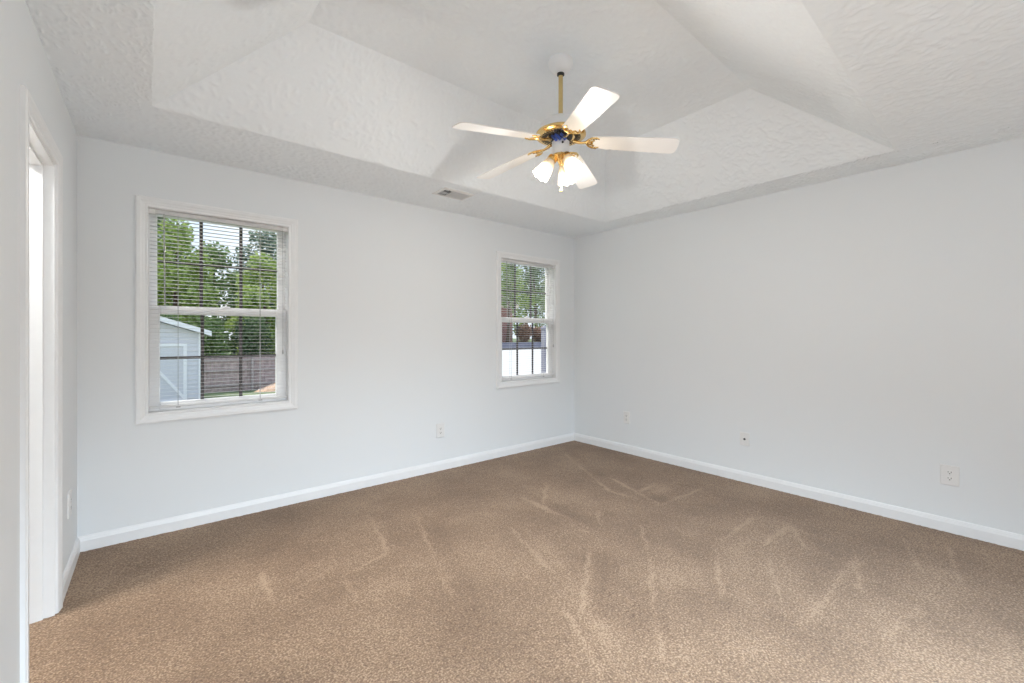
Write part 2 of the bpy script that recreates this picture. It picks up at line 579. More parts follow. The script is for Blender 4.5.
# carpeted floor with the vacuum tracks brushed into its pile
TRACKS = [[(3.43, 3.23), (2.9, 2.24), (2.95, 1.81), (3.54, 1.79)], [(2.54, 1.71), (2.22, 1.43), (1.77, 1.12), (1.56, 0.94)],
          [(2.51, 2.05), (2.33, 1.88)], [(1.44, 1.33), (1.31, 1.05)], [(2.0, 1.69), (1.52, 1.33)],
          [(3.24, 1.27), (2.65, 1.26), (2.15, 0.99)], [(2.87, 1.07), (3.31, 1.07), (3.03, 0.9)], [(2.87, 1.07), (2.2, 0.72)],
          [(2.17, 0.66), (3.12, 0.67), (2.73, 0.57)], [(3.62, 0.54), (3.2, 0.41)], [(3.69, 0.35), (3.22, 0.27)],
          [(2.41, 0.42), (2.79, 0.36)], [(2.26, 2.57), (2.18, 1.86)], [(1.8, 2.05), (1.68, 1.67)],
          [(3.17, 2.42), (2.95, 1.81)], [(3.62, 2.12), (3.1, 2.08)], [(1.21, 3.02), (1.09, 2.44), (0.8, 2.34)],
          [(0.79, 2.3), (0.78, 2.08), (1.0, 1.96)], [(1.45, 2.77), (1.14, 1.83)], [(1.85, 2.24), (1.67, 1.69)],
          [(2.26, 2.5), (2.24, 1.91)], [(2.63, 2.7), (2.31, 2.4)], [(2.0, 1.68), (1.64, 1.42)], [(1.48, 1.4), (1.37, 1.14)],
          [(0.48, 2.68), (0.46, 2.35)], [(0.6, 2.39), (0.8, 2.48)], [(-0.06, 3.0), (0.23, 3.15)]]


def make_floor():
    x0, x1, y0, y1, st = -1.9, XR, YF, YB, 0.0125
    nx, ny = int((x1 - x0) / st) + 1, int((y1 - y0) / st) + 1
    X, Y = np.meshgrid(np.linspace(x0, x1, nx), np.linspace(y0, y1, ny))
    rng = np.random.default_rng(3)
    pile = np.zeros_like(X)
    jx = 0.005 * np.sin(X * 31 + Y * 17) + 0.004 * np.sin(Y * 53 - X * 11)
    for k, pl in enumerate(TRACKS):
        for (ax, ay), (bx, by) in zip(pl[:-1], pl[1:]):
            d = np.array([bx - ax, by - ay]); Lg = np.hypot(*d); d = d / Lg
            t = (X - ax) * d[0] + (Y - ay) * d[1]
            s = (X - ax) * -d[1] + (Y - ay) * d[0] + jx
            inside = np.clip((t + 0.03) / 0.06, 0, 1) * np.clip((Lg + 0.03 - t) / 0.06, 0, 1)
            ridge = np.exp(-(s / 0.014) ** 2) * inside * 0.46 * (0.65 + 0.5 * np.sin(X * 7 + k) * np.sin(Y * 9 + 2 * k))
            side = np.clip(1 - np.abs(s - 0.09) / 0.09, 0, 1) * inside * (0.12 if k % 2 else -0.12)
            pile = np.maximum(pile, ridge) * (ridge > 0.02) + pile * (ridge <= 0.02) + side
    pile += 0.05 * rng.standard_normal(X.shape)
    Zg = rng.random(X.shape) * 0.003
    co = np.stack([X, Y, Zg], -1).reshape(-1, 3)
    me = bpy.data.meshes.new('floor')
    idx = np.arange(nx * ny).reshape(ny, nx)
    q = np.stack([idx[:-1, :-1], idx[:-1, 1:], idx[1:, 1:], idx[1:, :-1]], -1).reshape(-1, 4)
    me.vertices.add(len(co)); me.vertices.foreach_set('co', co.ravel())
    me.loops.add(q.size); me.loops.foreach_set('vertex_index', q.ravel().astype(np.int32))
    me.polygons.add(len(q)); me.polygons.foreach_set('loop_start', np.arange(0, q.size, 4, dtype=np.int32))
    me.update(calc_edges=True)
    at = me.attributes.new('pile', 'FLOAT', 'POINT')
    at.data.foreach_set('value', pile.ravel().astype(np.float32))
    me.polygons.foreach_set('use_smooth', np.ones(len(q), dtype=bool))
    me.materials.append(M['carpet'])
    o = bpy.data.objects.new('floor', me)
    return tag(link(o), kind='structure')


make_floor()

# baseboards
BB = [(0, 0), (0.014, 0), (0.014, 0.062), (0.011, 0.070), (0.010, 0.076), (0.005, 0.088), (0, 0.090)]


def baseboard(name, P, a0, a1, m0=0, m1=0):
    mb = MB(P)
    mb.loft([[(a0 + n * m0, b, n) for n, b in BB], [(a1 - n * m1, b, n) for n, b in BB]], cap=True)
    return tag(mb.build(name, M['trim']), kind='structure')


baseboard('baseboard_back', P_BACK, XL, XR, 1, 1)
baseboard('baseboard_right', P_RIGHT, YF, YB, 0, 1)
baseboard('baseboard_left', P_LEFT, DOOR[1] + 0.060, YB, 0, 1)
baseboard('baseboard_left.001', P_LEFT, YF, DOOR[0] - 0.060, 0, 0)

# door opening in the left wall: jambs, stop and casing
CAS = [(0.0, 0.0), (0.0, 0.008), (0.004, 0.011), (0.016, 0.010), (0.022, 0.013), (0.030, 0.014), (0.040, 0.018), (0.056, 0.018),
       (0.060, 0.014), (0.064, 0.013), (0.064, 0.0)]
door = empty('door_1', (XL, 2.53, 0), kind='structure')
m = MB(P_LEFT); m.frame(DOOR[0] + 0.005, DOOR[1] - 0.005, 0, DOOR[3] - 0.005, CAS, open_bottom=True)
m.build('casing', M['trim'], door)
m = MB(lambda a, b, n: P_LEFT(a, b, -0.115 - n))
m.frame(DOOR[0] + 0.005, DOOR[1] - 0.005, 0, DOOR[3] - 0.005, CAS, open_bottom=True)
m.build('casing', M['trim'], door)
m = MB(P_LEFT)
for a0, a1 in ((DOOR[0], DOOR[0] + 0.018), (DOOR[1] - 0.018, DOOR[1])):
    m.box(a0, a1, 0, DOOR[3], -0.115, 0)
m.box(DOOR[0] + 0.018, DOOR[1] - 0.018, DOOR[3] - 0.018, DOOR[3], -0.115, 0)
m.build('door_jamb', M['trim'], door)
m = MB(P_LEFT)
for a0, a1 in ((DOOR[0] + 0.018, DOOR[0] + 0.030), (DOOR[1] - 0.030, DOOR[1] - 0.018)):
    m.box(a0, a1, 0, DOOR[3] - 0.018, -0.078, -0.036)
m.box(DOOR[0] + 0.030, DOOR[1] - 0.030, DOOR[3] - 0.030, DOOR[3] - 0.018, -0.078, -0.036)
m.build('door_stop', M['trim'], door)


# ------------------------------------------------------------------ windows
def make_window():
    a0, a1, b0, b1 = W1
    root = empty('window_1', ((a0 + a1) / 2, YB, b0), kind='structure')
    m = MB(P_BACK); m.frame(a0 + 0.013, a1 - 0.013, b0 + 0.013, b1 - 0.013, CAS)
    m.build('casing', M['trim'], root)
    m = MB(P_BACK)      # liner boards in the wall opening
    t = 0.015
    m.box(a0, a0 + t, b0, b1, -0.14, 0); m.box(a1 - t, a1, b0, b1, -0.14, 0)
    m.box(a0 + t, a1 - t, b0, b0 + t, -0.14, 0); m.box(a0 + t, a1 - t, b1 - t, b1, -0.14, 0)
    m.build('window_jamb', M['vinyl'], root)
    i0, i1, z0, z1 = a0 + t, a1 - t, b0 + t, b1 - t
    zm0, zm1 = 1.405, 1.463

    def sash(name, n0, n1, g, part_z):
        gx0, gx1, gz0, gz1 = g
        m = MB(P_BACK)
        pz0, pz1 = part_z
        m.bbox(i0, gx0, pz0, pz1, n0, n1, 0.004); m.bbox(gx1, i1, pz0, pz1, n0, n1, 0.004)
        m.bbox(gx0, gx1, pz0, gz0, n0, n1, 0.004); m.bbox(gx0, gx1, gz1, pz1, n0, n1, 0.004)
        s = m.build(name, M['vinyl'], root)
        nm = (n0 + n1) / 2
        m = MB(P_BACK); m.box(gx0 - 0.003, gx1 + 0.003, gz0 - 0.003, gz1 + 0.003, nm - 0.012, nm - 0.008)
        m.build('pane', M['glass'], s)
        m = MB(P_BACK)
        for k in (1, 2):
            x = gx0 + (gx1 - gx0) * k / 3
            m.bbox(x - 0.010, x + 0.010, gz0, gz1, nm - 0.007, nm + 0.003, 0.002)
        z = (gz0 + gz1) / 2
        xs = [gx0, gx0 + (gx1 - gx0) / 3, gx0 + (gx1 - gx0) * 2 / 3, gx1]
        for k in range(3):
            m.bbox(xs[k] + (0.010 if k else 0), xs[k + 1] - (0.010 if k < 2 else 0), z - 0.009, z + 0.009, nm - 0.007, nm + 0.003, 0.002)
        m.build('muntin_grid', M['muntin'], s)
        return s

    up = sash('upper_sash', -0.118, -0.088, (0.060, 0.768, 1.463, 2.048), (1.415, z1))
    lw = sash('lower_sash', -0.084, -0.050, (0.073, 0.752, 0.832, 1.405), (z0, 1.457))
    m = MB(P_BACK)      # sash lock on the meeting rail
    m.bbox(0.41, 0.46, 1.457, 1.470, -0.082, -0.055, 0.003)
    m.bbox(0.43, 0.44, 1.470, 1.478, -0.078, -0.045, 0.002)
    m.build('sash_lock', M['vinyl'], lw)
    return root


win1 = make_window()


def make_blind():
    a0, a1 = W1[0] + 0.018, W1[1] - 0.018
    top, bot = 2.072, 0.800
    nc = -0.022
    root = empty('window_blind', ((a0 + a1) / 2, YB - nc, bot), 'white mini blind with open slats in the wide-set window beside the doorway wall', 'blind',
                 'mini blinds in the two windows')
    m = MB(P_BACK)
    m.bbox(a0, a1, top - 0.028, top, nc - 0.014, nc + 0.014, 0.002)
    h = m.build('headrail', M['rail'], root)
    for x in (a0 - 0.002, a1 - 0.030):
        m = MB(P_BACK)
        m.bbox(x, x + 0.032, top - 0.031, top + 0.002, nc - 0.010, nc + 0.017, 0.002)
        m.build('end_bracket', M['vent'], h)
    m = MB(P_BACK)
    pitch, w = 0.0242, 0.0115
    n = int((top - 0.05 - bot - 0.02) / pitch)
    z_first = bot + 0.028
    tilt = math.radians(3.5)
    for k in range(n + 1):
        z = z_first + k * pitch
        ring = []
        prof = []
        for q in range(5):
            u = -w + 2 * w * q / 4
            crown = 0.0009 * (1 - (u / w) ** 2)
            prof.append((u * math.cos(tilt) - crown * math.sin(tilt), u * math.sin(tilt) + crown))
        lowp = [(pn, pz - 0.0005) for pn, pz in reversed(prof)]
        sec = prof + lowp
        m.loft([[(a0 + 0.003, z + pz, nc + pn) for pn, pz in sec], [(a1 - 0.003, z + pz, nc + pn) for pn, pz in sec]], cap=True)
    m.build('slats', M['slat'], root)
    m = MB(P_BACK)
    m.bbox(a0 + 0.002, a1 - 0.002, bot, bot + 0.014, nc - 0.012, nc + 0.012, 0.003)
    m.build('bottom_rail', M['slat'], root)
    for x in (0.165, 0.640):
        m = MB(P_BACK)
        for dn in (-0.0135, 0.0135):
            m.box(x - 0.0012, x + 0.0012, bot + 0.01, top - 0.02, nc + dn - 0.0008, nc + dn + 0.0008)
        m.bbox(x - 0.012, x + 0.012, bot - 0.004, bot + 0.004, nc + 0.010, nc + 0.0155, 0.001)
        m.build('ladder_cord', M['cord'], root)
    m = MB()
    x = 0.092
    yy = YB - nc - 0.024
    m.tube([(x, yy, top - 0.025), (x, yy, top - 0.05), (x + 0.004, yy - 0.004, 1.46)], 0.0042, 8)
    m.build('tilt_wand', M['wand'], root, smooth=True)
    m = MB()
    x = a1 - 0.035
    m.tube([(x, yy, top - 0.025), (x + 0.003, yy, 1.6), (x + 0.002, yy, 1.16)], 0.0014, 6)
    m.lathe([(0.0018, 0.0), (0.005, -0.010), (0.0065, -0.030), (0.002, -0.034)], (x + 0.002, yy, 1.163), seg=10)
    m.build('lift_cord', M['cord'], root, smooth=True)
    return root


bl1 = make_blind()
bl1['label'] = 'open white mini blind showing the shed and fence behind its slats'
win2 = copy_tree(win1); win2.location.x += W_SHIFT; win2.name = 'window_2'
bl2 = copy_tree(bl1); bl2.location.x += W_SHIFT
bl2['label'] = 'open white mini blind in the window close to the room corner'

# casing of the unseen opening added behind the camera for the fill light
fo = empty('added_fill_opening', (0.95, YF, 0.12), kind='structure')
m = MB(P_FRONT); m.frame(-0.19, 2.09, 0.13, 2.19, CAS)
m.build('casing', M['trim'], fo)


# ------------------------------------------------------------------ outlets
def outlet(P, a, b, w, h, kind, label, rot=None):
    base = P(a, b, 0)
    r = empty('wall_outlet' if kind != 'coax' else 'cable_jack', base, label, 'outlet' if kind != 'coax' else 'cable jack',
              'duplex outlets on the walls' if kind != 'coax' else None)
    m = MB(P); m.bbox(a - w / 2, a + w / 2, b - h / 2, b + h / 2, 0, 0.007, 0.003)
    m.build('cover_plate', M['plate'], r)
    if kind == 'coax':
        m = MB(P)
        n = (P(0, 0, 1) - P(0, 0, 0))
        m2 = MB()
        m2.lathe([(0.009, 0.006), (0.009, 0.010), (0.0055, 0.010), (0.0055, 0.019), (0.002, 0.019)], P(a, b, 0), axis=n, seg=12)
        m2.build('connector', M['dark'], r)
    else:
        for k, dz in enumerate((0.0195, -0.0195)):
            m = MB(P)
            pts = []
            for t in range(24):
                th = 2 * math.pi * t / 24
                pts.append((a + 0.017 * math.cos(th), b + dz + max(-0.0125, min(0.0125, 0.017 * math.sin(th)))))
            m.loft([[(x, z, 0.006) for x, z in pts], [(x, z, 0.009) for x, z in pts]], cap=True)
            f = m.build('receptacle', M['plate'], r)
            m = MB(P)
            m.box(a - 0.0085, a - 0.0055, b + dz - 0.002, b + dz + 0.007, 0.0088, 0.0094)
            m.box(a + 0.0055, a + 0.0085, b + dz - 0.001, b + dz + 0.006, 0.0088, 0.0094)
            m.box(a - 0.003, a + 0.003, b + dz - 0.0105, b + dz - 0.005, 0.0088, 0.0094)
            m.build('socket_slots', M['dark'], f)
    n = (P(0, 0, 1) - P(0, 0, 0))
    for dz in ((0,) if kind != 'coax' else (0.030, -0.030)):
        m2 = MB()
        m2.lathe([(0.0032, 0.006), (0.0030, 0.0082), (0.0, 0.0086)], P(a, b + dz, 0), axis=n, seg=10)
        m2.build('plate_screw', M['vent'], r)
    return r


outlet(P_BACK, 2.125, 0.375, 0.088, 0.130, 'duplex', 'white duplex outlet low on the wall between the two windows')
outlet(P_RIGHT, 2.845, 0.383, 0.078, 0.128, 'duplex', 'small white duplex outlet closest to the room corner on the windowless wall')
outlet(P_RIGHT, 1.632, 0.372, 0.080, 0.112, 'coax', 'white cable jack plate with one dark connector on the windowless wall')
outlet(P_RIGHT, 0.372, 0.367, 0.089, 0.128, 'duplex', 'big white duplex outlet with dark slots farthest along the windowless wall')
outlet(P_LEFT, 3.27, 0.38, 0.088, 0.130, 'duplex', 'white duplex outlet beside the doorway casing seen edge-on')


# ------------------------------------------------------------------ ceiling register
def register():
    x0, x1, y0, y1 = 1.815, 2.115, 3.010, 3.215
    P = lambda a, b, n: Vector((a, b, H - n))
    r = empty('ceiling_vent', ((x0 + x1) / 2, (y0 + y1) / 2, H), 'white ceiling register with grey louvres above the wall between the windows', 'vent')
    m = MB(P)
    prof = [(0.0, 0.0), (0.0, 0.008), (0.004, 0.010), (0.020, 0.007), (0.030, 0.002), (0.030, 0.0)]
    i = (x0 + 0.03, x1 - 0.03, y0 + 0.03, y1 - 0.03)
    m.frame(*i, prof)
    m.build('vent_frame', M['vent'], r)
    m = MB(P); m.box(i[0], i[1], i[2], i[3], 0.0004, 0.0012)
    m.build('duct_opening', M['duct'], r)
    div = i[0] + (i[1] - i[0]) * 0.34
    for (p, q, sgn, c) in ((i[0], div - 0.004, -1, 1.0), (div + 0.004, i[1], 1, 0.35)):
        m = MB(P)
        n = int((q - p) / 0.011)
        for k in range(n):
            x = p + (k + 0.5) * (q - p) / n
            m.loft([[(x - 0.004 * sgn * c, y, 0.0015), (x - 0.0034 * sgn * c, y, 0.0015), (x + 0.0044 * sgn * c, y, 0.0085), (x + 0.0036 * sgn * c, y, 0.0085)]
                    for y in (i[2], i[3])], cap=True)
        m.build('louver_bank', M['vent'], r)
    m = MB(P); m.box(div - 0.004, div + 0.004, i[2], i[3], 0.0012, 0.009)
    m.build('divider_bar', M['vent'], r)
    return r


register()


# ------------------------------------------------------------------ ceiling fan
FX, FY = 1.827, 1.7575


def ceiling_fan():
    c = lambda z: (FX, FY, z)
    r = empty('ceiling_fan', c(HT), 'white five-bladed ceiling fan with brass trim and three lit glass shades', 'ceiling fan')
    m = MB(); m.lathe([(0.069, 2.84), (0.070, 2.830), (0.068, 2.814), (0.060, 2.794), (0.045, 2.777), (0.028, 2.769), (0.016, 2.767)], (FX, FY, 0))
    m.build('canopy', M['fan_white'], r, smooth=True)
    m = MB(); m.lathe([(0.014, 2.770), (0.021, 2.766), (0.021, 2.757), (0.014, 2.752)], (FX, FY, 0), seg=20)
    m.build('hanger_ball', M['dark'], r, smooth=True)
    m = MB(); m.lathe([(0.0125, 2.765), (0.0125, 2.505)], (FX, FY, 0), seg=20)
    m.build('downrod', M['satin_brass'], r, smooth=True)
    m = MB(); m.lathe([(0.018, 2.532), (0.024, 2.528), (0.030, 2.508), (0.070, 2.500), (0.100, 2.488), (0.112, 2.472), (0.114, 2.432), (0.120, 2.424)], (FX, FY, 0), seg=40)
    m.build('motor_housing', M['fan_white'], r, smooth=True)
    m = MB()   # brass vented band and underside ring
    m.lathe([(0.118, 2.428), (0.139, 2.424), (0.144, 2.416), (0.143, 2.408), (0.132, 2.402), (0.112, 2.399), (0.078, 2.400), (0.068, 2.404), (0.064, 2.412)], (FX, FY, 0), seg=48)
    ring = m.build('trim_ring', M['brass'], r, smooth=True)
    m = MB()
    for k in range(40):
        a = 2 * math.pi * k / 40
        ca, sa = math.cos(a), math.sin(a)
        pts = []
        for rad, z in ((0.080, 2.3975), (0.114, 2.3970)):
            for s_ in (-0.0028, 0.0028):
                pts.append((FX + ca * rad - sa * s_, FY + sa * rad + ca * s_, z))
        v = [m.v(*p) for p in pts] + [m.v(p[0], p[1], p[2] + 0.006) for p in pts]
        for f in ((0, 1, 3, 2), (4, 6, 7, 5), (0, 4, 5, 1), (2, 3, 7, 6), (0, 2, 6, 4), (1, 5, 7, 3)):
            m.face([v[q] for q in f])
    m.build('vent_slots', M['dark'], ring)
    m = MB(); m.lathe([(0.066, 2.412), (0.066, 2.394), (0.060, 2.386), (0.050, 2.378), (0.045, 2.380)], (FX, FY, 0), seg=32)
    m.build('flywheel', M['dark'], r, smooth=True)
    m = MB()
    for a in (3.2, 3.6, 4.1):
        p = [Vector((FX + 0.060 * math.cos(a + d), FY + 0.060 * math.sin(a + d), z)) for d, z in ((-0.2, 2.396), (0.0, 2.386), (0.18, 2.372), (0.3, 2.364))]
        m.tube(p, 0.009, 8)
    m.build('blue_wires', M['blue'], r, smooth=True)
    # switch housing and fitter
    m = MB(); m.lathe([(0.040, 2.380), (0.050, 2.372), (0.051, 2.310), (0.047, 2.300), (0.036, 2.297)], (FX, FY, 0), seg=32)
    sw = m.build('switch_housing', M['fan_white'], r, smooth=True)
    m = MB()
    toc = Vector((-FX, -FY, 0)).normalized()
    side = Vector((toc.y, -toc.x, 0))
    d_ = (toc - side * 0.22).normalized()
    m.lathe([(0.006, 0.049), (0.006, 0.056), (0.0, 0.057)], (FX, FY, 2.352), axis=d_, seg=10)
    m.build('reverse_switch', M['dark'], sw)
    m = MB(); m.lathe([(0.040, 2.302), (0.049, 2.298), (0.050, 2.288), (0.036, 2.276), (0.020, 2.266), (0.012, 2.252), (0.006, 2.246), (0, 2.245)], (FX, FY, 0), seg=32)
    m.build('light_fitter', M['brass'], r, smooth=True)
    # three lamps; bearings given in the fan's own plan
    right = Vector((math.cos(YAW), -math.sin(YAW), 0)); fwd = Vector((math.sin(YAW), math.cos(YAW), 0))
    for k, deg in enumerate((186, -54, 66)):
        e = right * math.cos(math.radians(deg)) + fwd * math.sin(math.radians(deg))
        ax = (e * 0.57 + Vector((0, 0, -0.82))).normalized()
        neck = Vector((FX, FY, 2.288)) + e * 0.040
        m = MB()
        m.tube([Vector((FX, FY, 2.282)) + e * 0.018, Vector((FX, FY, 2.291)) + e * 0.030, neck], 0.008, 10)
        m.lathe([(0.010, -0.004), (0.024, 0.0), (0.028, 0.008), (0.028, 0.026), (0.026, 0.028)], neck, axis=ax, seg=24)
        m.build('lamp_holder', M['brass'], r, smooth=True)
        m = MB()
        outer = [(0.0235, 0.018), (0.027, 0.030), (0.033, 0.050), (0.0385, 0.075), (0.043, 0.100), (0.047, 0.122), (0.0500, 0.136)]
        wob = lambda t, h: 0.035 * math.cos(8 * t) * max(0, (h - 0.05) / 0.09)
        x_ = ax.orthogonal().normalized(); y_ = ax.cross(x_)
        rings = []
        for rad, hh in outer + [(q - 0.0022, w_) for q, w_ in reversed(outer)]:
            rings.append([tuple(neck + ax * (hh + (0.003 * math.cos(8 * t) if hh > 0.13 else 0)) +
                                (x_ * math.cos(t) + y_ * math.sin(t)) * rad * (1 + wob(t, hh)))
                          for t in [2 * math.pi * q / 48 for q in range(48)]])
        m.loft(rings, closed_ring=True, closed_path=True)
        sh = m.build('lamp_shade', M['shade'], r, smooth=True)
        m = MB()
        m.lathe([(0.012, 0.026), (0.013, 0.045), (0.020, 0.062), (0.026, 0.080), (0.026, 0.092), (0.020, 0.106), (0.010, 0.113), (0.0, 0.115)], neck, axis=ax, seg=20)
        m.build('bulb', M['bulb'], sh, smooth=True)
        d = bpy.data.lights.new('bulb_light', 'POINT')
        d.energy = BULB_W; d.color = (1.0, 0.96, 0.90); d.shadow_soft_size = 0.022
        lo_ = bpy.data.objects.new('bulb_light', d)
        lo_.location = neck + ax * 0.128 - Vector(r.location)
        link(lo_, r)
    # pull chain
    m = MB()
    q = Vector((FX, FY, 0)) - fwd * 0.05 - right * 0.003
    for k in range(46):
        m.lathe([(0.0, -0.0022), (0.0019, -0.001), (0.0019, 0.001), (0.0, 0.0022)], (q.x, q.y, 2.300 - 0.0044 * k), seg=6)
    ch = m.build('pull_chain', M['brass'], r, smooth=True)
    m = MB(); m.lathe([(0.0015, 0.0), (0.004, -0.006), (0.008, -0.018), (0.0075, -0.023), (0.0, -0.025)], (q.x, q.y, 2.300 - 0.0044 * 46), seg=14)
    m.build('chain_fob', M['satin_brass'], ch, smooth=True)
    # blades and irons
    zb = 2.383
    for k in range(5):
        a = math.radians(26 + 72 * k)
        et = Vector((-math.sin(a), math.cos(a), 0))
        droop = math.radians(5.5)
        er = Vector((math.cos(a) * math.cos(droop), math.sin(a) * math.cos(droop), -math.sin(droop)))
        tilt = math.radians(-11)
        etl = et * math.cos(tilt) - et.cross(er) * math.sin(tilt)
        nn = er.cross(etl)
        base = Vector((FX, FY, zb))
        out = [(0.172, -0.046), (0.180, -0.052), (0.34, -0.060), (0.50, -0.0655), (0.622, -0.069), (0.640, -0.062), (0.648, -0.050),
               (0.651, 0.0), (0.648, 0.050), (0.640, 0.062), (0.622, 0.069), (0.50, 0.0655), (0.34, 0.060), (0.180, 0.052), (0.172, 0.046)]
        m = MB()
        def R_(off, ins):
            return [tuple(base + er * (u + (0 if u > 0.4 else ins) - (ins if u > 0.4 else 0)) + etl * (v - math.copysign(ins, v) if v else 0) + nn * off) for u, v in out]
        m.loft([R_(-0.003, 0.001), R_(-0.002, 0), R_(0.002, 0), R_(0.003, 0.001)], cap=True)
        bl = m.build('blade', M['blade'], r)
        # iron: arm from the flywheel down to a two-pronged fork under the blade
        m = MB()
        hub = Vector((FX, FY, 2.384))
        fork = base + er * 0.145 + nn * (-0.004)
        arm = [hub + er * 0.070, hub + er * 0.095 + Vector((0, 0, -0.006)), base + er * 0.118 + Vector((0, 0, -0.008)), fork]
        m.tube(arm, [0.009, 0.008, 0.0065, 0.008], 10)
        under = nn * (-0.0055)
        for sg in (-1, 1):
            pts = [fork, base + er * 0.158 + etl * (0.026 * sg) + under, base + er * 0.177 + etl * (0.043 * sg) + under,
                   base + er * 0.200 + etl * (0.045 * sg) + under, base + er * 0.217 + etl * (0.036 * sg) + under]
            m.tube(pts, [0.008, 0.0065, 0.006, 0.005, 0.004], 8)
            pts = [fork, base + er * 0.170 + etl * (0.012 * sg) + under, base + er * 0.190 + etl * (0.022 * sg) + under,
                   base + er * 0.179 + etl * (0.040 * sg) + under]
            m.tube(pts, [0.007, 0.005, 0.004, 0.004], 8)
            for (u, v) in ((0.200, 0.043), (0.177, 0.0)):
                m.lathe([(0.006, -0.010), (0.007, -0.006), (0.007, 0.0)], base + er * u + etl * (v * sg), axis=nn, seg=10)
        m.build('blade_iron', M['brass'], r, smooth=True)
    return r


ceiling_fan()


# ------------------------------------------------------------------ outside
def sstep(a, b, x):
    t = max(0.0, min(1.0, (x - a) / (b - a)))
    return t * t * (3 - 2 * t)


def gz(x, y):
    zl = -0.8 - 0.55 * sstep(16.5, 24, y)
    zr = -0.55 + 0.85 * sstep(8, 24, y) + 0.25 * sstep(24, 45, y)
    k = sstep(6.5, 10.0, x - 0.0)
    return zl * (1 - k) + zr * k


def ground(name, x0, x1, y0, y1, st, dz, material, test=None):
    m = MB()
    nx, ny = int((x1 - x0) / st), int((y1 - y0) / st)
    V = {}
    def g(i, j):
        if (i, j) not in V:
            x, y = x0 + (x1 - x0) * i / nx, y0 + (y1 - y0) * j / ny
            V[i, j] = m.v(x, y, gz(x, y) + dz)
        return V[i, j]
    for i in range(nx):
        for j in range(ny):
            m.face([g(i, j), g(i + 1, j), g(i + 1, j + 1), g(i, j + 1)])
    return tag(m.build(name, material, smooth=True), kind='structure')


ground('lawn', -30, 60, YB + 0.16, 75, 0.9, 0.0, M['lawn'])
ground('driveway', 5.0, 30, 5.0, 24.8, 0.5, 0.03, M['concrete'])


# shed: gable end faces the house
def shed():
    X1, Y0 = 1.36, 16.8
    X0, D = -1.9, 3.2
    g = -0.83
    ev, rg = 1.30, 1.86
    xm = (X0 + X1) / 2
    r = empty('garden_shed', (xm, Y0 + D / 2, g), 'white lap-sided shed with a braced barn door on the lawn', 'shed')
    m = MB()
    st = 0.145
    z = g
    while z < rg:                                 # lap siding on the gable end, each course leaning out
        z1 = min(z + st, rg)
        def xe(zz):
            if zz <= ev: return X0, X1
            t = (zz - ev) / (rg - ev)
            return X0 + (xm - X0) * t, X1 + (xm - X1) * t
        a, b = xe(z); c_, d = xe(z1)
        m.loft([[(a, Y0 - 0.022, z), (b, Y0 - 0.022, z), (b, Y0 + 0.05, z), (a, Y0 + 0.05, z)],
                [(c_, Y0 - 0.004, z1), (d, Y0 - 0.004, z1), (d, Y0 + 0.05, z1), (c_, Y0 + 0.05, z1)]], cap=True)
        z = z1
    m.box(X0, X1, Y0 + 0.05, Y0 + D, g, ev)
    m.build('siding_wall', M['shed'], r)
    for cx in (X1 - 0.09, X0 - 0.01):
        m = MB()
        m.box(cx, cx + 0.10, Y0 - 0.045, Y0 - 0.02, g, ev + 0.02)
        m.build('corner_board', M['shed_trim'], r)
    m = MB()
    for sgn, xe_ in ((1, X1), (-1, X0)):
        ext = 0.22
        dx = (xe_ - xm); sl = (ev - rg) / abs(dx)
        ze = ev + sl * ext + 0.07
        A = (xm, rg + 0.07); B = (xe_ + sgn * ext, ze)
        m.loft([[(A[0], y, A[1]), (B[0], y, B[1]), (B[0], y, B[1] + 0.09), (A[0], y, A[1] + 0.09)] for y in (Y0 - 0.22, Y0 + D + 0.2)], cap=True)
    rf = m.build('roof', M['shingle'], r)
    m = MB()
    for sgn, xe_ in ((1, X1), (-1, X0)):
        ext = 0.23
        dx = (xe_ - xm); sl = (ev - rg) / abs(dx)
        A = (xm, rg + 0.02); B = (xe_ + sgn * ext, ev + sl * ext + 0.02)
        m.loft([[(A[0], y, A[1]), (B[0], y, B[1]), (B[0], y, B[1] + 0.15), (A[0], y, A[1] + 0.15)] for y in (Y0 - 0.25, Y0 - 0.22)], cap=True)
    m.build('rake_board', M['shed_trim'], rf)
    dx1 = 0.98; dx0 = dx1 - 1.25
    m = MB()
    m.box(dx0, dx1, Y0 - 0.040, Y0 - 0.02, g + 0.05, 1.02)
    dr = m.build('door', M['shed'], r)
    m = MB()
    for a, b in ((dx0, dx0 + 0.09), (dx1 - 0.09, dx1)):
        m.box(a, b, Y0 - 0.062, Y0 - 0.040, g + 0.05, 1.02)
    for a in (g + 0.05, 0.93):
        m.box(dx0 + 0.09, dx1 - 0.09, Y0 - 0.062, Y0 - 0.040, a, a + 0.09)
    m.loft([[(dx0 + 0.09, y, 0.93), (dx0 + 0.09, y, 0.80), (dx1 - 0.09, y, g + 0.14), (dx1 - 0.09, y, g + 0.27)] for y in (Y0 - 0.060, Y0 - 0.040)], cap=True)
    m.build('door_trim', M['shed_trim'], dr)
    return r


shed()


